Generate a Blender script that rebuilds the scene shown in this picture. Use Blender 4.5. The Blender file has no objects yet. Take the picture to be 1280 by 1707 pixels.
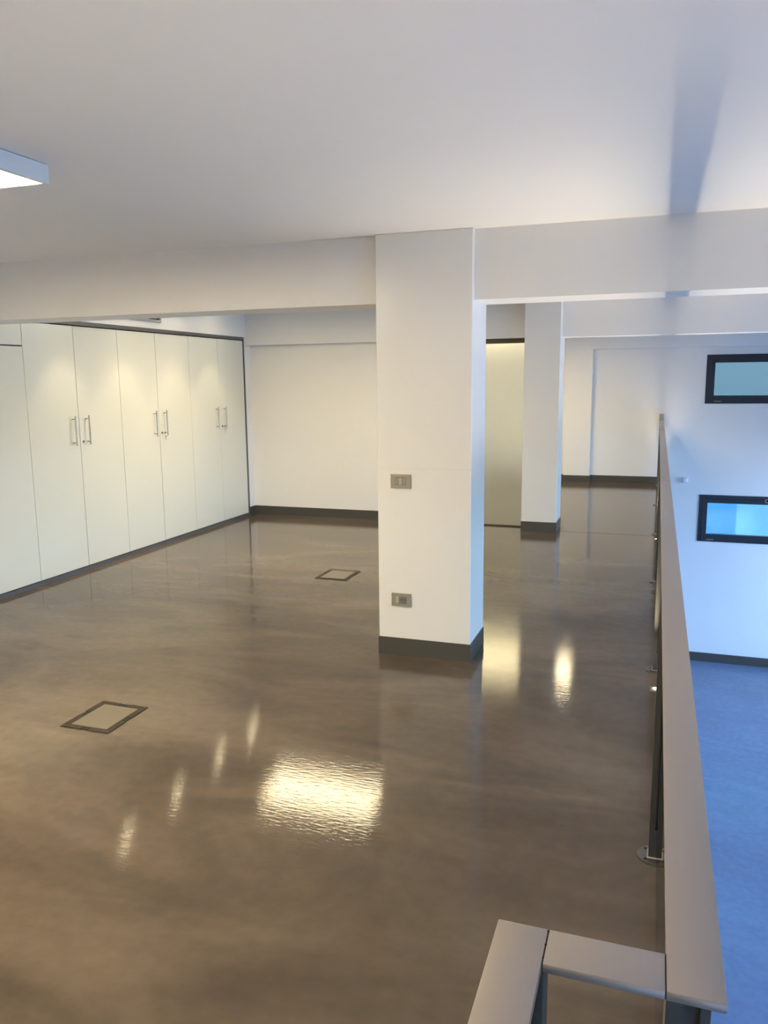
import bpy, bmesh, math
from mathutils import Matrix, Vector

S = bpy.context.scene
COL = S.collection
R = math.radians

# ------------------------------------------------------------------ camera
F_PX, PITCH, YAW, ROLL = 1319.72, R(9.4425), R(18.9983), R(-0.5828)
fw = Vector((-math.sin(YAW) * math.cos(PITCH), math.cos(YAW) * math.cos(PITCH), -math.sin(PITCH)))
rt = Vector((math.cos(YAW), math.sin(YAW), 0))
up = rt.cross(fw)
r2 = rt * math.cos(ROLL) + up * math.sin(ROLL)
u2 = up * math.cos(ROLL) - rt * math.sin(ROLL)
cd = bpy.data.cameras.new('camera')
cd.sensor_fit = 'AUTO'; cd.sensor_width = 36.0; cd.lens = F_PX / 1707 * 36.0
cd.clip_start = 0.05; cd.clip_end = 200
cam = bpy.data.objects.new('camera', cd); COL.objects.link(cam)
mw = Matrix((r2, u2, -fw)).transposed().to_4x4(); mw.translation = (0, 0, 1.65)
cam.matrix_world = mw
S.camera = cam

# ------------------------------------------------------------------ world (even, cool daylight) and exposure
W = bpy.data.worlds.new('sky'); S.world = W; W.use_nodes = True
SKY_COL, SKY_STR = (0.37, 0.57, 1.0), 26.5
bg = W.node_tree.nodes['Background']
bg.inputs[0].default_value = (*SKY_COL, 1); bg.inputs[1].default_value = SKY_STR
vs = S.view_settings
vs.view_transform = 'Standard'; vs.look = 'None'; vs.gamma = 1.0; vs.use_curve_mapping = False
vs.exposure = 0.18
# lamp settings (used by the builders of the lamps themselves)
WARM = (1.0, 0.81, 0.49)
PANEL_STR = 36.0
DOWN_W = 22.0
UP_W = 140.0

# ------------------------------------------------------------------ main dimensions (metres, mezzanine floor z = 0)
ZC = 2.461          # ceiling
ZB = 2.085          # underside of the beams
ZL = -2.842         # lower floor
XC = -4.762         # wardrobe front / left wall
XR = 4.6            # right wall
Y0, YW = -4.0, 13.12
XE = 0.135          # edge of the mezzanine

# ------------------------------------------------------------------ material helpers
def new_mat(name):
    m = bpy.data.materials.new(name); m.use_nodes = True
    return m, m.node_tree, m.node_tree.nodes['Principled BSDF']

def plain(name, col, rough=0.5, metal=0.0, spec=0.5, bump=0.0, bscale=200.0, var=0.0, vscale=3.0, coat=0.0):
    m, t, p = new_mat(name)
    p.inputs['Roughness'].default_value = rough
    p.inputs['Metallic'].default_value = metal
    p.inputs['Specular IOR Level'].default_value = spec
    p.inputs['Coat Weight'].default_value = coat
    tc = t.nodes.new('ShaderNodeTexCoord')
    n = t.nodes.new('ShaderNodeTexNoise'); n.inputs['Scale'].default_value = vscale; n.inputs['Detail'].default_value = 4
    t.links.new(tc.outputs['Object'], n.inputs['Vector'])
    mix = t.nodes.new('ShaderNodeMix'); mix.data_type = 'RGBA'
    mix.inputs['A'].default_value = (*[c * (1 - var) for c in col], 1)
    mix.inputs['B'].default_value = (*[min(1, c * (1 + var)) for c in col], 1)
    t.links.new(n.outputs['Fac'], mix.inputs['Factor'])
    t.links.new(mix.outputs['Result'], p.inputs['Base Color'])
    if bump:
        b = t.nodes.new('ShaderNodeTexNoise'); b.inputs['Scale'].default_value = bscale; b.inputs['Detail'].default_value = 3
        t.links.new(tc.outputs['Object'], b.inputs['Vector'])
        bn = t.nodes.new('ShaderNodeBump'); bn.inputs['Strength'].default_value = bump; bn.inputs['Distance'].default_value = 0.002
        t.links.new(b.outputs['Fac'], bn.inputs['Height']); t.links.new(bn.outputs['Normal'], p.inputs['Normal'])
    return m

def resin(name, ca, cb, rough=0.075, bump=0.10):
    """poured resin floor: broad cloudy trowel marks, glossy with a fine ripple, a few scratches"""
    m, t, p = new_mat(name)
    N, L = t.nodes.new, t.links.new
    tc = N('ShaderNodeTexCoord')
    mp = N('ShaderNodeMapping'); mp.inputs['Rotation'].default_value = (0, 0, R(35)); mp.inputs['Scale'].default_value = (0.55, 1.3, 1)
    L(tc.outputs['Object'], mp.inputs['Vector'])
    n1 = N('ShaderNodeTexNoise'); n1.inputs['Scale'].default_value = 1.3; n1.inputs['Detail'].default_value = 5; n1.inputs['Distortion'].default_value = 0.9
    L(mp.outputs['Vector'], n1.inputs['Vector'])
    n2 = N('ShaderNodeTexNoise'); n2.inputs['Scale'].default_value = 6.0; n2.inputs['Detail'].default_value = 4; n2.inputs['Distortion'].default_value = 0.5
    L(mp.outputs['Vector'], n2.inputs['Vector'])
    ad = N('ShaderNodeMath'); ad.operation = 'MULTIPLY_ADD'; ad.inputs[1].default_value = 0.12
    L(n2.outputs['Fac'], ad.inputs[0]); L(n1.outputs['Fac'], ad.inputs[2])
    rp = N('ShaderNodeValToRGB')
    rp.color_ramp.elements[0].position = 0.36; rp.color_ramp.elements[0].color = (*ca, 1)
    rp.color_ramp.elements[1].position = 0.80; rp.color_ramp.interpolation = 'EASE'; rp.color_ramp.elements[1].color = (*cb, 1)
    L(ad.outputs[0], rp.inputs['Fac'])
    n4 = N('ShaderNodeTexNoise'); n4.inputs['Scale'].default_value = 17.0; n4.inputs['Detail'].default_value = 6
    L(tc.outputs['Object'], n4.inputs['Vector'])
    mr = N('ShaderNodeMapRange'); mr.inputs['From Min'].default_value = 0.3; mr.inputs['From Max'].default_value = 0.7
    mr.inputs['To Min'].default_value = 0.93; mr.inputs['To Max'].default_value = 1.07
    L(n4.outputs['Fac'], mr.inputs['Value'])
    mm = N('ShaderNodeMix'); mm.data_type = 'RGBA'; mm.blend_type = 'MULTIPLY'; mm.inputs['Factor'].default_value = 1.0
    L(rp.outputs['Color'], mm.inputs['A']); L(mr.outputs['Result'], mm.inputs['B'])
    L(mm.outputs['Result'], p.inputs['Base Color'])
    p.inputs['Roughness'].default_value = rough
    p.inputs['Specular IOR Level'].default_value = 0.5
    p.inputs['IOR'].default_value = 1.30
    # ripple of the roller, stretched along x
    mp2 = N('ShaderNodeMapping'); mp2.inputs['Scale'].default_value = (20, 80, 1); mp2.inputs['Rotation'].default_value = (0, 0, R(-8))
    L(tc.outputs['Object'], mp2.inputs['Vector'])
    n3 = N('ShaderNodeTexNoise'); n3.inputs['Scale'].default_value = 1.0; n3.inputs['Detail'].default_value = 3
    L(mp2.outputs['Vector'], n3.inputs['Vector'])
    bn = N('ShaderNodeBump'); bn.inputs['Strength'].default_value = bump; bn.inputs['Distance'].default_value = 0.004
    L(n3.outputs['Fac'], bn.inputs['Height']); L(bn.outputs['Normal'], p.inputs['Normal'])
    return m

def emit(name, col, st):
    m, t, p = new_mat(name)
    p.inputs['Base Color'].default_value = (0.8, 0.8, 0.8, 1)
    p.inputs['Emission Color'].default_value = (*col, 1)
    p.inputs['Emission Strength'].default_value = st
    return m

def thin_glass(name, tint=(0.93, 0.97, 0.95), rough=0.0, ior=1.45):
    """thin clear pane: passes light straight through, mirrors by Fresnel"""
    m = bpy.data.materials.new(name); m.use_nodes = True
    t = m.node_tree; t.nodes.clear()
    o = t.nodes.new('ShaderNodeOutputMaterial'); tr = t.nodes.new('ShaderNodeBsdfTransparent'); gl = t.nodes.new('ShaderNodeBsdfGlossy')
    fr = t.nodes.new('ShaderNodeFresnel'); mx = t.nodes.new('ShaderNodeMixShader')
    fr.inputs['IOR'].default_value = ior
    tr.inputs['Color'].default_value = (*tint, 1); gl.inputs['Roughness'].default_value = rough
    t.links.new(fr.outputs[0], mx.inputs[0]); t.links.new(tr.outputs[0], mx.inputs[1]); t.links.new(gl.outputs[0], mx.inputs[2])
    t.links.new(mx.outputs[0], o.inputs['Surface'])
    return m

def frosted(name, tint, rough):
    m, t, p = new_mat(name)
    p.inputs['Base Color'].default_value = (*tint, 1)
    p.inputs['Transmission Weight'].default_value = 1.0
    p.inputs['Roughness'].default_value = rough
    p.inputs['IOR'].default_value = 1.45
    return m

def brushed(name, col, rough=0.38, sx=4, sy=4, sz=4):
    m, t, p = new_mat(name)
    tc = t.nodes.new('ShaderNodeTexCoord'); mp = t.nodes.new('ShaderNodeMapping'); mp.inputs['Scale'].default_value = (sx, sy, sz)
    n = t.nodes.new('ShaderNodeTexNoise'); n.inputs['Scale'].default_value = 1; n.inputs['Detail'].default_value = 4
    t.links.new(tc.outputs['Object'], mp.inputs['Vector']); t.links.new(mp.outputs['Vector'], n.inputs['Vector'])
    rp = t.nodes.new('ShaderNodeMapRange'); rp.inputs['To Min'].default_value = rough - 0.05; rp.inputs['To Max'].default_value = rough + 0.08
    t.links.new(n.outputs['Fac'], rp.inputs['Value']); t.links.new(rp.outputs['Result'], p.inputs['Roughness'])
    p.inputs['Base Color'].default_value = (*col, 1); p.inputs['Metallic'].default_value = 1.0
    return m

M = {}
M['plaster'] = plain('white_wall_paint', (0.85, 0.84, 0.825), 0.45, bump=0.08, bscale=120, var=0.012)
M['enamel'] = plain('white_enamel_paint', (0.84, 0.83, 0.815), 0.26, bump=0.05, bscale=60, var=0.012)
M['paintedge'] = plain('paint_edge', (0.78, 0.765, 0.745), 0.35)
M['ceiling'] = plain('white_ceiling_paint', (0.86, 0.85, 0.835), 0.8, bump=0.05, bscale=150, var=0.01)
M['floor'] = resin('greige_resin', (0.086, 0.069, 0.054), (0.152, 0.121, 0.092))
M['lower'] = resin('slate_blue_resin', (0.125, 0.165, 0.255), (0.145, 0.19, 0.29), 0.25, 0.05)
M['skirting'] = plain('dark_grey_skirting', (0.070, 0.068, 0.060), 0.32, var=0.05)
M['slab'] = plain('slab_edge', (0.55, 0.55, 0.54), 0.6, var=0.03)
M['door'] = plain('ivory_laminate', (0.735, 0.735, 0.66), 0.24, var=0.012, vscale=1.2)
M['carcass'] = plain('grey_carcass', (0.10, 0.10, 0.10), 0.5)
M['frame'] = plain('anodised_grey', (0.125, 0.128, 0.140), 0.4, metal=0.3)
M['steel'] = brushed('brushed_steel', (0.53, 0.465, 0.41), 0.42, 300, 3, 300)
M['postmetal'] = brushed('satin_grey_steel', (0.135, 0.13, 0.122), 0.42, 200, 200, 3)
M['flange'] = brushed('flange_steel', (0.25, 0.24, 0.225), 0.42, 60, 60, 60)
M['handle'] = brushed('nickel', (0.50, 0.46, 0.40), 0.26, 80, 80, 4)
M['black'] = plain('black_gap', (0.008, 0.008, 0.008), 0.7)
M['boxframe'] = plain('bronze_plastic', (0.040, 0.031, 0.022), 0.55, spec=0.25, var=0.15, vscale=40)
M['lid'] = plain('lid_resin', (0.150, 0.126, 0.090), 0.30, var=0.10, vscale=6)
M['plate'] = plain('silver_plastic', (0.36, 0.34, 0.29), 0.35, metal=0.4)
M['rocker'] = plain('grey_rocker', (0.30, 0.28, 0.235), 0.4, metal=0.2)
M['rocker2'] = plain('pale_rocker', (0.44, 0.43, 0.37), 0.4, metal=0.2)
M['socket'] = plain('grey_socket', (0.17, 0.165, 0.145), 0.4)
M['navy'] = plain('dark_navy_metal', (0.012, 0.018, 0.030), 0.35)
M['bronze'] = plain('dark_bronze', (0.075, 0.068, 0.048), 0.4, metal=0.5)
M['lampbody'] = plain('white_lamp_housing', (0.72, 0.73, 0.74), 0.4)
for _k, _f in (('full', 1.22), ('room', 0.84), ('low', 0.50)): M['panel_' + _k] = emit('led_diffuser_' + _k, WARM, PANEL_STR * _f)   # three dimmer settings
M['lens_down'] = emit('downlight_lens', WARM, 90.0)
M['lens_up'] = emit('uplight_lens', (1.0, 0.82, 0.55), 30.0)
M['glass'] = thin_glass('clear_glass')
M['railglass'] = thin_glass('balustrade_glass', (0.86, 0.93, 0.90))
M['frost'] = frosted('satin_glass', (0.93, 0.95, 0.84), 0.34)
M['winglass'] = frosted('obscured_glass', (0.085, 0.19, 0.185), 0.06)
M['vent'] = plain('pale_vent', (0.42, 0.42, 0.39), 0.5)
M['outside'] = plain('exterior_render', (0.30, 0.165, 0.13), 0.9)
M['addedwall'] = plain('added_wall_paint', (0.18, 0.29, 0.42), 0.9)
M['ground'] = plain('exterior_paving', (0.20, 0.20, 0.20), 0.9)
M['plastic'] = plain('white_plastic', (0.78, 0.79, 0.80), 0.35)

# ------------------------------------------------------------------ mesh helpers
class MB:
    def __init__(s): s.bm = bmesh.new()
    def box(s, x0, x1, y0, y1, z0, z1, bev=0.0, seg=2):
        r = bmesh.ops.create_cube(s.bm, size=1.0)
        vs_ = r['verts']
        for v in vs_:
            v.co = Vector(((x0 + x1) / 2 + v.co.x * (x1 - x0), (y0 + y1) / 2 + v.co.y * (y1 - y0), (z0 + z1) / 2 + v.co.z * (z1 - z0)))
        if bev:
            es = list({e for v in vs_ for e in v.link_edges})
            bmesh.ops.bevel(s.bm, geom=es, offset=bev, segments=seg, affect='EDGES', profile=0.5)
        return s
    def cyl(s, p, q, r, n=20, r2=None):
        p, q = Vector(p), Vector(q); d = q - p
        m = Matrix.Translation((p + q) / 2) @ d.to_track_quat('Z', 'Y').to_matrix().to_4x4()
        bmesh.ops.create_cone(s.bm, cap_ends=True, segments=n, radius1=r, radius2=r if r2 is None else r2, depth=d.length, matrix=m)
        return s
    def poly(s, pts, z0, z1):
        a = [s.bm.verts.new((x, y, z0)) for x, y in pts]; b = [s.bm.verts.new((x, y, z1)) for x, y in pts]
        s.bm.faces.new(a[::-1]); s.bm.faces.new(b)
        for i in range(len(pts)):
            j = (i + 1) % len(pts); s.bm.faces.new((a[i], a[j], b[j], b[i]))
        return s
    def ring(s, c, r0, r1, z0, z1, n=28):
        """flat washer about the z axis"""
        V = []
        for i in range(n):
            a = 2 * math.pi * i / n
            V.append([s.bm.verts.new((c[0] + r * math.cos(a), c[1] + r * math.sin(a), z)) for r, z in ((r0, z0), (r1, z0), (r1, z1), (r0, z1))])
        for i in range(n):
            A, B = V[i], V[(i + 1) % n]
            for k in range(4):
                s.bm.faces.new((A[k], B[k], B[(k + 1) % 4], A[(k + 1) % 4]))
        return s
    def torus(s, c, R_, r, axis='x', n=20, k=8):
        V = []
        for i in range(n):
            a = 2 * math.pi * i / n; row = []
            for j in range(k):
                b = 2 * math.pi * j / k
                u, w, h = (R_ + r * math.cos(b)) * math.cos(a), (R_ + r * math.cos(b)) * math.sin(a), r * math.sin(b)
                co = {'x': (h, u, w), 'y': (u, h, w), 'z': (u, w, h)}[axis]
                row.append(s.bm.verts.new(Vector(c) + Vector(co)))
            V.append(row)
        for i in range(n):
            for j in range(k):
                s.bm.faces.new((V[i][j], V[(i + 1) % n][j], V[(i + 1) % n][(j + 1) % k], V[i][(j + 1) % k]))
        return s
    def build(s, name, mat, parent=None, origin=None, smooth=False):
        bmesh.ops.recalc_face_normals(s.bm, faces=s.bm.faces)
        o0 = Vector(origin) if origin is not None else Vector((0, 0, 0))
        if parent is not None and origin is None:
            o0 = parent.matrix_world_cache if hasattr(parent, 'matrix_world_cache') else WORLD.get(parent.name, Vector((0, 0, 0)))
        for v in s.bm.verts: v.co -= o0
        me = bpy.data.meshes.new(name); s.bm.to_mesh(me); s.bm.free()
        me.materials.append(M[mat])
        if smooth:
            for p in me.polygons: p.use_smooth = True
            try: me.set_sharp_from_angle(angle=R(40))
            except Exception: pass
        o = bpy.data.objects.new(name, me); COL.objects.link(o)
        if parent is not None:
            o.parent = parent
            o.location = o0 - WORLD.get(parent.name, Vector((0, 0, 0)))
        else:
            o.location = o0
        WORLD[o.name] = o0
        return o

WORLD = {}      # world origin of every object by name (no rotations are used)

def tag(o, label, cat, group=None, kind=None):
    o['label'] = label; o['category'] = cat
    if group: o['group'] = group
    if kind: o['kind'] = kind
    return o

def thing(name, loc, label, cat, group=None, kind=None):
    o = bpy.data.objects.new(name, None); COL.objects.link(o); o.location = loc
    o.empty_display_size = 0.1
    WORLD[o.name] = Vector(loc)
    return tag(o, label, cat, group, kind)

def box(name, b, mat, parent=None, bev=0.0, seg=2):
    return MB().box(*b, bev, seg).build(name, mat, parent, smooth=bev > 0)

def struct(name, boxes, mat, label, cat):
    m = MB()
    for b in boxes: m.box(*b)
    return tag(m.build(name, mat), label, cat, kind='structure')

# ------------------------------------------------------------------ the setting
fl = struct('floor', [(-5.45, XE, 0.77, YW + 0.1, -0.30, 0.0), (-5.45, -0.045, Y0, 0.77, -0.30, 0.0)], 'floor',
            'glossy grey brown poured resin floor of the mezzanine', 'floor')
box('expansion_joint', (-0.975, XE - 0.002, 8.676, 8.682, -0.004, 0.0008), 'boxframe', fl)
struct('floor_lower', [(-5.45, XR + 0.2, Y0, YW + 0.1, ZL - 0.2, ZL)], 'lower', 'blue grey resin floor of the hall below the railing', 'floor')
struct('ceiling', [(-5.45, XR + 0.2, Y0 - 0.2, YW + 0.3, ZC, ZC + 0.2)], 'ceiling', 'plain white painted ceiling over the whole room', 'ceiling')

# far wall: holes for two windows, a shallow pier and head around a recessed bay
WX0, WX1 = 0.675, 2.585
WU = (1.251, 1.983); WL = (-0.885, -0.151)
T = 0.25
ya, yb = YW, YW + T
struct('wall_far', [
    (-5.45, WX0, ya, yb, ZL, ZC), (WX1, XR + 0.2, ya, yb, ZL, ZC),
    (WX0, WX1, ya, yb, ZL, WL[0]), (WX0, WX1, ya, yb, WL[1], WU[0]), (WX0, WX1, ya, yb, WU[1], ZC),
    (-1.405, -0.993, 13.012, ya, 0.0, 2.10),
    (-5.45, XR, 13.012, ya, 2.10, ZC)], 'plaster', 'white far end wall with shallow pier and two dark windows', 'wall')
NX0, NX1, NZ0, NZ1 = 1.2, 3.4, -2.65, -1.30
struct('wall_near', [(-5.45, NX0, Y0 - 0.2, Y0, ZL, ZC), (NX1, XR + 0.2, Y0 - 0.2, Y0, ZL, ZC), (NX0, NX1, Y0 - 0.2, Y0, ZL, NZ0), (NX0, NX1, Y0 - 0.2, Y0, NZ1, ZC)], 'plaster', 'plain white end wall behind the viewer', 'wall')
# left wall: an opening filled by the built-in wardrobes
CY0, CY1, CZ = 4.49, 8.690, 2.178
struct('wall_left', [
    (-5.45, XC, Y0, CY0, 0, ZC), (-5.45, XC, CY1, YW, 0, ZC), (-5.45, XC, CY0, CY1, CZ, ZC),
    (-5.45, -5.36, CY0, CY1, 0, CZ), (-5.45, -5.25, Y0, YW, ZL, -0.30)], 'plaster',
    'white side wall around the built-in wardrobes', 'wall')
# wall between the middle room and the far room, left of the satin glass door
DX0, DX1 = -2.30, -1.365
struct('wall_middle', [(XC, DX0, 8.835, 8.975, 0, ZB)], 'plaster', 'cream lit white wall at the back beside the wardrobes', 'wall')
# right wall with tall glazing onto daylight
bays = [(0.2, 3.2), (3.8, 6.8), (7.4, 9.9), (10.4, 12.9)]
GZ0, GZ1 = -2.65, 0.80
wr = [(XR, XR + 0.2, Y0, YW + 0.1, ZL, GZ0), (XR, XR + 0.2, Y0, YW + 0.1, GZ1, ZC)]
ed = [Y0] + [v for b in bays for v in b] + [YW + 0.1]
for i in range(0, len(ed), 2): wr.append((XR, XR + 0.2, ed[i], ed[i + 1], GZ0, GZ1))
struct('wall_right', wr, 'plaster', 'white side wall of the hall with tall daylight windows', 'wall')

# skirtings
HB = 0.108
tag(box('baseboard_back', (XC + 0.012, DX0, 8.823, 8.835, 0, HB), 'skirting'), 'dark grey skirting along the back wall beside the wardrobes', 'baseboard', kind='structure')
tag(box('baseboard_left', (XC, XC + 0.012, CY1 + 0.002, 8.835, 0, HB), 'skirting'), 'short dark grey skirting in the corner past the wardrobes', 'baseboard', kind='structure')
m = MB().box(-0.993, 0.13, 13.108, 13.12, 0, HB).box(-1.417, -0.981, 13.0, 13.012, 0, HB).box(-0.993, -0.981, 13.012, 13.108, 0, HB).box(-5.0, -1.405, 13.108, 13.12, 0, HB)
tag(m.build('baseboard_far', 'skirting'), 'dark grey skirting at the far end of the mezzanine', 'baseboard', kind='structure')
m = MB().box(XE, XR, 13.100, 13.12, ZL, ZL + 0.143)
bl = tag(m.build('baseboard_lower', 'skirting'), 'dark grey skirting at the foot of the hall end wall below', 'baseboard', kind='structure')

# ------------------------------------------------------------------ pillars and beams
def pillar(x0, x1, y0, y1, label):
    t = thing('pillar', ((x0 + x1) / 2, (y0 + y1) / 2, 0), label, 'pillar', kind='structure')
    sh = MB().box(x0, x1, y0, y1, 0, ZC, 0.004, 1).build('shaft', 'enamel', t)
    b = MB()
    e = 0.004
    b.box(x0 - e, x1 + e, y0 - e, y0 + 0.002, 0, HB).box(x0 - e, x1 + e, y1 - 0.002, y1 + e, 0, HB)
    b.box(x1 - 0.002, x1 + e, y0 + 0.002, y1 - 0.002, 0, HB).box(x0 - e, x0 + 0.002, y0 + 0.002, y1 - 0.002, 0, HB)
    o = b.build('skirting', 'skirting', t); o['label'] = 'dark grey painted skirting band'
    return t
PA = (-1.550, -0.985, 4.392, 4.7615)
PB = (-1.365, -0.988, 8.594, 8.983)
pillar(*PA, 'large white square pillar with switch and socket plates')
pillar(*PB, 'white pillar further back beside the satin glass door')

def beam(x0, x1, y0, y1, label, cat='beam'):
    t = tag(MB().box(x0, x1, y0, y1, ZB, ZC).build('ceiling_beam', 'plaster', origin=((x0 + x1) / 2, (y0 + y1) / 2, ZB)), label, cat, kind='structure')
    return t
beam(XC, PA[0], 4.436, 4.7615, 'white ceiling beam between wardrobe wall and the large pillar')
beam(PA[1], XR, 4.436, 4.7615, 'white ceiling beam running right from the large pillar')
beam(XC, PB[0], 8.737, 8.983, 'white ceiling beam above the back wall and satin glass door')
beam(PB[1], XR, 8.737, 8.983, 'white ceiling beam running right from the pillar further back')

# faint paint edge on the large pillar: the enamel below hip height is rolled over the coat above
# (a hairline ridge of paint, front and right faces)
pl = bpy.data.objects['pillar']
MB().box(PA[0] + 0.004, PA[1] + 0.0003, PA[2] - 0.0003, PA[2] + 0.001, 1.136, 1.146).build('paint_edge', 'paintedge', pl)

# ------------------------------------------------------------------ wardrobes
def wardrobe(ya_, yb_, label, split=None, key=False, lock=True, single=False):
    y0, y1 = ya_, yb_
    t = thing('wardrobe', (XC - 0.29, (y0 + y1) / 2, 0), label, 'wardrobe', 'built-in wardrobes along the left wall')
    g = 0.002
    box('carcass', (-5.355, XC - 0.024, y0 + 0.001, y1 - 0.001, 0.036, 2.139), 'carcass', t)
    zb, zt = 0.040, 2.134
    if single:
        box('door', (XC - 0.022, XC - 0.003, y0 + g, y1 - g, zb, 1.941), 'door', t, 0.001, 1)
        box('top_panel', (XC - 0.022, XC - 0.003, y0 + g, y1 - g, 1.952, zt), 'door', t, 0.001, 1)
        return t
    ym = split
    for side in (-1, 1):
        a, b = (y0 + g, ym - 0.003) if side < 0 else (ym + 0.003, y1 - g)
        d = box('door', (XC - 0.022, XC - 0.003, a, b, zb, zt), 'door', t, 0.001, 1)
        yh = ym + side * 0.088
        h = MB().cyl((XC + 0.034, yh, 1.118), (XC + 0.034, yh, 1.372), 0.0065, 16)
        for z in (1.145, 1.345): h.cyl((XC - 0.004, yh, z), (XC + 0.034, yh, z), 0.005, 12)
        ho = h.build('handle', 'handle', d, smooth=True); ho['label'] = 'slim nickel bar handle'
        if side > 0 and lock:
            yl = ym + 0.040
            lo = MB().cyl((XC - 0.004, yl, 1.146), (XC + 0.004, yl, 1.146), 0.011, 20).cyl((XC + 0.004, yl, 1.146), (XC + 0.006, yl, 1.146), 0.007, 16).build('lock', 'socket', d, smooth=True)
            if key:
                k = MB().box(XC + 0.005, XC + 0.030, yl - 0.002, yl + 0.002, 1.142, 1.150, 0.0008, 1)
                k.torus((XC + 0.034, yl, 1.146), 0.010, 0.0025, 'x', 18, 8)
                k.torus((XC + 0.034, yl + 0.004, 1.128), 0.013, 0.0012, 'y', 18, 6)
                k.cyl((XC + 0.031, yl + 0.012, 1.108), (XC + 0.033, yl + 0.012, 1.108), 0.011, 18)
                k.box(XC + 0.031, XC + 0.033, yl + 0.009, yl + 0.015, 1.070, 1.100, 0.0006, 1)
                ko = k.build('key', 'handle', d, smooth=True); ko['label'] = 'key on a ring hanging from the lock'
    return t
wardrobe(4.520, 5.110, 'ivory wardrobe unit at the left edge with separate panel above its door', single=True)
wardrobe(5.110, 6.288, 'ivory double-door wardrobe with empty lock, nearest of the three with handles', 5.700)
wardrobe(6.288, 7.478, 'ivory double-door wardrobe with hanging key, middle of the three with handles', 6.880, key=True)
wardrobe(7.478, 8.664, 'ivory double-door wardrobe with hanging key, in the back corner', 8.072, key=True)
ft = thing('trim_1', (XC, (CY0 + CY1) / 2, 0), 'grey metal surround framing the run of ivory wardrobes', 'trim', kind='structure')
box('top_rail', (XC - 0.03, XC + 0.004, 4.52, CY1, 2.144, CZ), 'frame', ft)
box('plinth', (XC - 0.03, XC + 0.003, 4.52, 8.664, 0.0, 0.034), 'frame', ft)
box('side_jamb', (XC - 0.03, XC + 0.004, 8.666, CY1, 0.0, 2.142), 'frame', ft)
box('side_jamb', (XC - 0.03, XC + 0.004, CY0, 4.518, 0.0, CZ), 'frame', ft)

# vent above the wardrobes
vt = thing('air_vent', (XC, 6.48, 2.24), 'pale air vent grille on the wall above the wardrobes', 'vent')
vy0, vy1, vz0, vz1 = 5.98, 6.982, 2.242, 2.412
box('frame_bar', (XC, XC + 0.022, vy0, vy1, vz0, vz0 + 0.024), 'vent', vt, 0.002, 1)
box('frame_bar', (XC, XC + 0.022, vy0, vy1, vz1 - 0.024, vz1), 'vent', vt, 0.002, 1)
box('frame_bar', (XC, XC + 0.022, vy0, vy0 + 0.024, vz0 + 0.024, vz1 - 0.024), 'vent', vt, 0.002, 1)
box('frame_bar', (XC, XC + 0.022, vy1 - 0.024, vy1, vz0 + 0.024, vz1 - 0.024), 'vent', vt, 0.002, 1)
box('backing', (XC + 0.0005, XC + 0.004, vy0 + 0.024, vy1 - 0.024, vz0 + 0.024, vz1 - 0.024), 'black', vt)
for i in range(6):
    z = vz0 + 0.034 + i * 0.0195
    box('slat', (XC + 0.004, XC + 0.018, vy0 + 0.024, vy1 - 0.060, z, z + 0.004), 'vent', vt)

# ------------------------------------------------------------------ satin glass door between the rooms
dt = thing('door_1', ((DX0 + DX1) / 2, 8.82, 0), 'tall satin glass door with dark bronze rail behind the large pillar', 'door', kind='structure')
box('pane', (DX0 + 0.03, DX1 - 0.002, 8.816, 8.828, 0.014, 2.036), 'frost', dt)
box('top_rail', (DX0, DX1 - 0.001, 8.806, 8.838, 2.036, 2.0835), 'bronze', dt, 0.002, 1)
box('bottom_rail', (DX0 + 0.03, DX1 - 0.001, 8.812, 8.832, 0.001, 0.014), 'bronze', dt)
box('side_rail', (DX0, DX0 + 0.03, 8.806, 8.838, 0.001, 2.036), 'bronze', dt, 0.002, 1)

# ------------------------------------------------------------------ windows in the far wall
def far_window(n, z0, z1, label):
    t = thing('window_%d' % n, ((WX0 + WX1) / 2, YW, z0), label, 'window', kind='structure')
    fwid, yf, yk = 0.122, YW - 0.012, YW + 0.055
    f = MB()
    o_ = 0.062
    # fixed outer frame
    f.box(WX0, WX1, yf, yk, z0, z0 + o_).box(WX0, WX1, yf, yk, z1 - o_, z1).box(WX0, WX0 + o_, yf, yk, z0 + o_, z1 - o_).box(WX1 - o_, WX1, yf, yk, z0 + o_, z1 - o_)
    f.build('outer_frame', 'navy', t)
    s = MB()
    a0, a1, c0, c1 = WX0 + o_ - 0.004, WX1 - o_ + 0.004, z0 + o_ - 0.004, z1 - o_ + 0.004
    w2 = fwid - o_ + 0.004
    ys = yf - 0.014
    for b in ((a0, a1, ys, yk - 0.01, c0, c0 + w2), (a0, a1, ys, yk - 0.01, c1 - w2, c1), (a0, a0 + w2, ys, yk - 0.01, c0 + w2, c1 - w2), (a1 - w2, a1, ys, yk - 0.01, c0 + w2, c1 - w2)):
        s.box(*b)
    so = s.build('sash', 'navy', t)
    box('pane', (a0 + w2 - 0.004, a1 - w2 + 0.004, yf + 0.022, yf + 0.030, c0 + w2 - 0.004, c1 - w2 + 0.004), 'winglass', t)
    xm = (WX0 + WX1) / 2
    h = MB().torus((xm, ys - 0.016, z1 - 0.062), 0.026, 0.006, 'y', 22, 8).box(xm - 0.008, xm + 0.008, ys - 0.012, ys, z1 - 0.098, z1 - 0.080)
    ho = h.build('handle', 'plate', so, smooth=True); ho['label'] = 'small ring pull'
    ho = box('hinge_cover', (WX0 + 0.13, WX0 + 0.235, yf - 0.010, yf, z0 + 0.030, z0 + 0.040), 'plate', t); ho['label'] = 'small pale hinge cover'
    return t
far_window(1, *WU, 'dark framed horizontal window high on the far wall, upper of two')
far_window(2, *WL, 'dark framed horizontal window below the railing level, lower of two')

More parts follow.
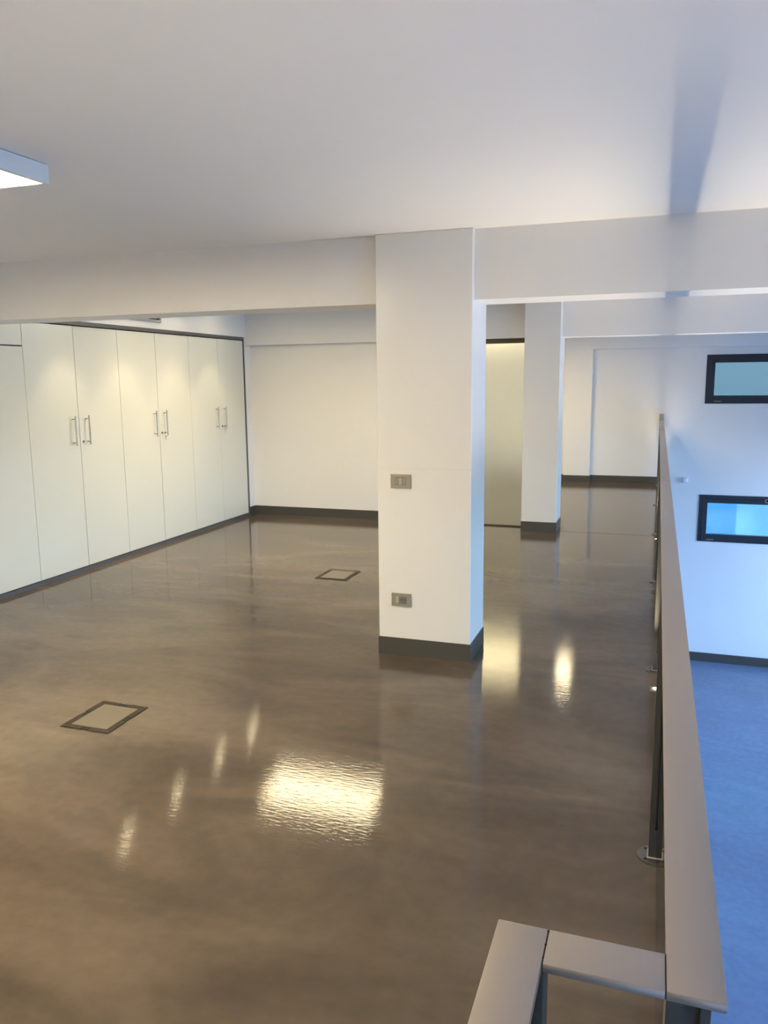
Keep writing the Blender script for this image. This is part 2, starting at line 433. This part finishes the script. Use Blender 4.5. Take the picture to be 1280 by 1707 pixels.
# tall windows of the right wall
for i, (a, b) in enumerate(bays):
    t = thing('window_%d' % (3 + i), (XR + 0.1, (a + b) / 2, GZ0),
              'tall daylight window of the hall side wall, %s' % ['beside the viewer', 'by the first beam', 'by the second beam', 'nearest the far wall'][i], 'window', kind='structure')
    f = MB(); q = 0.06
    f.box(XR + 0.06, XR + 0.14, a, b, GZ0, GZ0 + q).box(XR + 0.06, XR + 0.14, a, b, GZ1 - q, GZ1)
    for k in range(4):
        yy = a + (b - a - q) * k / 3
        f.box(XR + 0.06, XR + 0.14, yy, yy + q, GZ0 + q, GZ1 - q)
    f.build('frame', 'navy', t)
    for k in range(3):
        yy = a + (b - a - q) * k / 3 + q
        box('pane', (XR + 0.096, XR + 0.104, yy, yy + (b - a - q) / 3 - q, GZ0 + q, GZ1 - q), 'glass', t)
    # light portal: guides the sampling of the sky through this opening
    ld = bpy.data.lights.new('window_portal', 'AREA'); ld.shape = 'RECTANGLE'; ld.size = b - a; ld.size_y = GZ1 - GZ0
    lo = bpy.data.objects.new('window_portal', ld); COL.objects.link(lo)
    lo.parent = t; lo.location = (0.15, 0, (GZ1 - GZ0) / 2)
    lo.rotation_euler = Vector((-1, 0, 0)).to_track_quat('-Z', 'Y').to_euler()
    # local x of the light must run along y
    lo.rotation_euler = Matrix(((0, 0, 1), (1, 0, 0), (0, 1, 0))).to_euler()
    ld.cycles.is_portal = True

t = thing('window_7', ((NX0 + NX1) / 2, Y0 - 0.1, NZ0), 'wide daylight window of the hall end wall behind the viewer', 'window', kind='structure')
f = MB(); q = 0.06; ya_, yb_ = Y0 - 0.14, Y0 - 0.06
f.box(NX0, NX1, ya_, yb_, NZ0, NZ0 + q).box(NX0, NX1, ya_, yb_, NZ1 - q, NZ1)
for k in range(4):
    xx = NX0 + (NX1 - NX0 - q) * k / 3
    f.box(xx, xx + q, ya_, yb_, NZ0 + q, NZ1 - q)
f.build('frame', 'navy', t)
for k in range(3):
    xx = NX0 + (NX1 - NX0 - q) * k / 3 + q
    box('pane', (xx, xx + (NX1 - NX0 - q) / 3 - q, Y0 - 0.104, Y0 - 0.096, NZ0 + q, NZ1 - q), 'glass', t)
ld = bpy.data.lights.new('window_portal', 'AREA'); ld.shape = 'RECTANGLE'; ld.size = NX1 - NX0; ld.size_y = NZ1 - NZ0
lo = bpy.data.objects.new('window_portal', ld); COL.objects.link(lo); lo.parent = t; lo.location = (0, -0.15, (NZ1 - NZ0) / 2)
lo.rotation_euler = (R(90), 0, R(180)); ld.cycles.is_portal = True

struct('ground', [(-40, XR + 0.2, -40, Y0 - 0.3, -3.2, -3.0), (XR + 0.2, 60, -40, 60, -3.2, -3.0), (-40, XR + 0.2, YW + 0.3, 60, -3.2, -3.0)], 'ground', 'grey paved yard outside the hall windows', 'ground')
# the neighbour and an added wall, seen only as a blur in the tinted panes
struct('neighbour_house', [(-12, 30, 45, 50, -3.2, 14)], 'outside', 'beige rendered house outside the upper far window', 'building')
struct('added_yard_wall', [(-6, 1.58, 17.0, 17.3, -3.2, -0.2)], 'addedwall', 'blue grey wall added outside the lower far window to darken part of its pane', 'wall')  # added outdoors so the left of the lower pane reads darker

# ------------------------------------------------------------------ balustrade
RX0, RX1, RZ0, RZ1 = 0.0367, 0.0981, 0.982, 0.994
rail = thing('balustrade', (0.067, 6.9, 0), 'steel and glass balustrade along the mezzanine edge with a short return in the foreground', 'railing')
YE, YJ = 0.817, 0.877
g = 0.0008
for a, b in ((YE, 5.388), (5.3905, 10.518), (10.5205, 13.055)):
    o = box('handrail', (RX0, RX1, a, b, RZ0, RZ1), 'steel', rail, 0.0014, 2)
wp = box('wall_plate', (0.034, 0.101, 13.056, 13.118, 0.955, 1.095), 'steel', rail, 0.002, 1)
def post(px, py, parent, flange=True):
    w, d = 0.023, 0.025
    gw, gd, go = 0.0085, 0.016, 0.004
    p_ = MB()
    p_.box(px - w, px + w, py - d, py + d, 0.008, 0.115)
    g0, g1 = go - gw, go + gw
    prof = [(-w, -d), (g0, -d), (g0, -d + gd), (g1, -d + gd), (g1, -d), (w, -d), (w, d), (g1, d), (g1, d - gd), (g0, d - gd), (g0, d), (-w, d)]
    p_.poly([(px + a, py + b) for a, b in prof], 0.115, RZ0)
    o = p_.build('post', 'postmetal', parent)
    f = MB().cyl((px, py, 0), (px, py, 0.008), 0.060, 36)
    fo = f.build('base_flange', 'flange', o, smooth=True)
    wl = MB()
    wl.box(px - w - 0.004, px + w + 0.004, py - d - 0.004, py + d + 0.004, 0.008, 0.014, 0.003, 1)
    wl.build('weld', 'steel', o)
    for k in range(4):
        a = R(45 + 90 * k)
        c = (px + 0.046 * math.cos(a), py + 0.046 * math.sin(a))
        MB().cyl((*c, 0.008), (*c, 0.0095), 0.0055, 12).build('bolt', 'black', o, smooth=True)
    return o
posts = [0.848, 2.690, 4.570, 6.670, 8.780, 10.870, 12.95]
PXC = 0.060
for y in posts: post(PXC, y, rail)
for a, b in zip(posts[:-1], posts[1:]):
    box('glass_panel', (PXC - 0.001, PXC + 0.009, a + 0.010, b - 0.010, 0.116, 0.972), 'railglass', rail)

near = rail      # the short return in the foreground is welded to the long run
box('cross_rail', (-0.0963, RX0 - g, YE, YJ, RZ0, RZ1), 'steel', near, 0.0014, 2)
box('handrail', (-0.158, -0.0973, -0.9, YJ, RZ0, RZ1), 'steel', near, 0.0014, 2)
for a, b in ((-0.0975, -0.0961),):
    box('joint', (a, b, YE + 0.001, YJ - 0.001, RZ0 + 0.001, RZ1 + 0.0001), 'black', near)
    for yy, rr in ((YJ - 0.004, 0.0016), (YJ - 0.028, 0.0014), (YE + 0.010, 0.0011)):
        MB().cyl((-0.0968, yy, RZ1 - 0.001), (-0.0968, yy, RZ1 + 0.0003), rr, 10).build('weld_spot', 'black', near)
box('joint', (RX0 - g, RX0 + 0.0001, YE + 0.001, YJ - 0.001, RZ0 + 0.001, RZ1 + 0.0001), 'black', near)
for y in (0.848, -0.80): post(-0.119, y, near)
box('glass_panel', (-0.120, -0.110, -0.79, 0.838, 0.116, 0.972), 'railglass', near)

# ------------------------------------------------------------------ recessed floor uplights along the edge, and an added one off it
def spot(name, parent, loc, down, power, angle, blend, col, radius):
    ld = bpy.data.lights.new(name, 'SPOT'); ld.energy = power; ld.spot_size = R(angle); ld.spot_blend = blend; ld.color = col
    ld.shadow_soft_size = radius
    lo = bpy.data.objects.new(name, ld); COL.objects.link(lo); lo.parent = parent; lo.location = loc
    if not down: lo.rotation_euler = (math.pi, 0, 0)
    return lo
ups = [(-0.36, 1.22, 'unseen square floor uplight added behind the foreground rail to brighten the ceiling'),  # out of view, added off the edge line to light the near ceiling
       (0.060, 4.28, 'square recessed floor uplight beside the second balustrade post'),
       (0.060, 8.50, 'square recessed floor uplight in front of the floor joint'),
       (0.060, 12.80, 'square recessed floor uplight at the far end of the balustrade')]
for x, y, lab in ups:
    t = thing('floor_uplight', (x, y, 0), lab, 'uplight', 'floor uplights along the mezzanine edge')
    m = MB().box(x - 0.032, x + 0.032, y - 0.032, y + 0.032, 0.0, 0.003, 0.001, 1)
    m.build('bezel', 'steel', t)
    MB().ring((x, y), 0.019, 0.023, 0.003, 0.006).build('ring', 'steel', t, smooth=True)
    MB().cyl((x, y, 0.003), (x, y, 0.005), 0.019, 24).build('lens', 'lens_up', t, smooth=True)
    far = y > 12
    spot('uplight_beam', t, (0.004, 0, 0.012), False, UP_W * (0.2 if far else 0.45 if y < 2 else 1.0), 66 if far else 112 if y < 2 else 100, 1.0, (1.0, 0.82, 0.56), 0.015)   # first and last are dimmed, the last one, close to the end wall, narrow

# ------------------------------------------------------------------ ceiling lamps
def panel_lamp(x0, x1, y0, y1, label, mat):
    t = thing('panel_lamp', ((x0 + x1) / 2, (y0 + y1) / 2, ZC), label, 'lamp', 'ceiling panel lamps')
    z0 = ZC - 0.071; w = 0.018
    h = MB()
    h.box(x0, x1, y0, y0 + w, z0, ZC - 0.004).box(x0, x1, y1 - w, y1, z0, ZC - 0.004).box(x0, x0 + w, y0 + w, y1 - w, z0, ZC - 0.004).box(x1 - w, x1, y0 + w, y1 - w, z0, ZC - 0.004)
    h.box(x0 + 0.01, x1 - 0.01, y0 + 0.01, y1 - 0.01, ZC - 0.006, ZC - 0.0015)
    h.build('housing', 'lampbody', t)
    box('diffuser', (x0 + w, x1 - w, y0 + w, y1 - w, z0 + 0.002, z0 + 0.008), mat, t)
    return t
panel_lamp(-3.40, -2.20, 1.965, 2.565, 'white rectangular panel lamp glowing on the ceiling at the left edge', 'panel_full')
panel_lamp(-3.58, -2.38, 6.40, 6.96, 'white rectangular panel lamp in the middle room, mirrored brightly on the floor', 'panel_room')
panel_lamp(-2.75, -1.55, 10.65, 11.25, 'white rectangular panel lamp in the room behind the satin glass door', 'panel_room')
panel_lamp(-3.40, -2.20, -2.4, -1.8, 'white rectangular panel lamp behind the viewer on the wardrobe side', 'panel_full')
panel_lamp(-1.30, -0.10, -1.2, -0.6, 'white rectangular panel lamp added unseen behind the viewer to brighten the near bay', 'panel_low')  # out of view, added for more warm light in the near bay

def downlight(x, y, label, group, r=0.036, power=DOWN_W, ang=66):
    t = thing('downlight', (x, y, ZC), label, 'downlight', group)
    MB().ring((x, y), r, r + 0.012, ZC - 0.006, ZC).build('trim_ring', 'lampbody', t, smooth=True)
    MB().cyl((x, y, ZC - 0.004), (x, y, ZC - 0.001), r, 24).build('lens', 'lens_down', t, smooth=True)
    spot('downlight_beam', t, (0, 0, -0.012), True, power, ang, 0.45, WARM, 0.03)
for y, lab in ((5.52, 'small round downlight over the nearest double wardrobe'), (6.33, 'small round downlight between the nearest and middle double wardrobes'),
               (7.15, 'small round downlight over the middle double wardrobe'), (7.92, 'small round downlight over the back corner wardrobe')):
    downlight(-4.42, y, lab, 'downlights over the wardrobes')
downlight(-1.10, 10.95, 'large round downlight over the far end of the mezzanine', None, 0.11, 20, 140)

# ------------------------------------------------------------------ floor boxes
def floor_box(x0, x1, y0, y1, label):
    t = thing('floor_box', ((x0 + x1) / 2, (y0 + y1) / 2, 0), label, 'floor box', 'floor boxes')
    w = 0.033
    box('base', (x0 + 0.004, x1 - 0.004, y0 + 0.004, y1 - 0.004, 0.0, 0.0012), 'black', t)
    xm, ym = (x0 + x1) / 2, (y0 + y1) / 2
    n = 0.024
    def bars(a0, a1, horiz, q0, q1):
        mid = (a0 + a1) / 2
        for s0, s1 in ((a0, mid - n), (mid + n, a1)):
            b = (s0, s1, q0, q1, 0.0012, 0.005) if horiz else (q0, q1, s0, s1, 0.0012, 0.005)
            box('frame_bar', b, 'boxframe', t, 0.001, 1)
    bars(x0, x1, True, y0, y0 + w); bars(x0, x1, True, y1 - w, y1)
    bars(y0 + w, y1 - w, False, x0, x0 + w); bars(y0 + w, y1 - w, False, x1 - w, x1)
    for b in ((xm - n, xm + n, y0 + 0.004, y0 + w, ), (xm - n, xm + n, y1 - w, y1 - 0.004), (x0 + 0.004, x0 + w, ym - n, ym + n), (x1 - w, x1 - 0.004, ym - n, ym + n)):
        o = box('finger_notch', (*b, 0.0012, 0.003), 'black', t)
    box('lid', (x0 + w + 0.002, x1 - w - 0.002, y0 + w + 0.002, y1 - w - 0.002, 0.0012, 0.0045), 'lid', t, 0.001, 1)
    return t
floor_box(-2.688, -2.410, 2.925, 3.246, 'dark framed floor box in the foreground left of the pillar')
floor_box(-2.685, -2.398, 5.981, 6.320, 'dark framed floor box in the middle room near the back wall')

# ------------------------------------------------------------------ switch and socket on the pillar
def plate(zc, label, cat, name):
    x0, x1, y = -1.466, -1.345, PA[2]
    t = thing(name, ((x0 + x1) / 2, y, zc), label, cat)
    z0, z1 = zc - 0.040, zc + 0.040
    ix0, ix1, iz0, iz1 = -1.440, -1.371, zc - 0.0225, zc + 0.0225
    f = MB()
    f.box(x0, x1, y - 0.010, y, z0, iz0).box(x0, x1, y - 0.010, y, iz1, z1).box(x0, ix0, y - 0.010, y, iz0, iz1).box(ix1, x1, y - 0.010, y, iz0, iz1)
    f.build('cover_plate', 'plate', t)
    box('backing', (ix0, ix1, y - 0.004, y, iz0, iz1), 'black', t)
    return t, ix0, ix1, iz0, iz1, y
t, a, b, c, d, y = plate(1.066, 'silver light switch plate on the large pillar', 'switch', 'light_switch')
w = (b - a) / 3
for k in range(3):
    box('rocker', (a + k * w + 0.001, a + (k + 1) * w - 0.001, y - (0.013 if k == 1 else 0.0105), y - 0.004, c + 0.0015, d - 0.0015), 'rocker2' if k == 1 else 'rocker', t, 0.001, 1)
t, a, b, c, d, y = plate(0.348, 'silver power socket plate low on the large pillar', 'socket', 'power_socket')
box('rocker', (a + 0.001, a + 0.022, y - 0.012, y - 0.004, c + 0.0015, d - 0.0015), 'rocker2', t, 0.001, 1)
so = box('socket_face', (a + 0.024, b - 0.001, y - 0.0105, y - 0.004, c + 0.0015, d - 0.0015), 'rocker', t, 0.001, 1)
xc_, zc_ = (a + 0.024 + b) / 2, (c + d) / 2
MB().cyl((xc_, y - 0.0125, zc_), (xc_, y - 0.0105, zc_), 0.0205, 28).build('round_socket', 'socket', so, smooth=True)
for dx, dz in ((-0.0095, 0.003), (0.0, 0.003), (0.0095, 0.003), (0.0, -0.014)):
    MB().cyl((xc_ + dx, y - 0.0135, zc_ + dz), (xc_ + dx, y - 0.0125, zc_ + dz), 0.0028, 10).build('pin_hole', 'black', so)

# ------------------------------------------------------------------ small wall box on the far wall
t = thing('wall_sensor', (0.46, YW, 0.02), 'small white plastic box on the far wall right of the balustrade', 'sensor')
MB().box(0.395, 0.500, YW - 0.012, YW, 0.030, 0.112, 0.004, 2).build('back_plate', 'plastic', t, smooth=True)
MB().box(0.412, 0.484, YW - 0.055, YW - 0.012, 0.042, 0.100, 0.010, 3).build('cover', 'plastic', t, smooth=True)
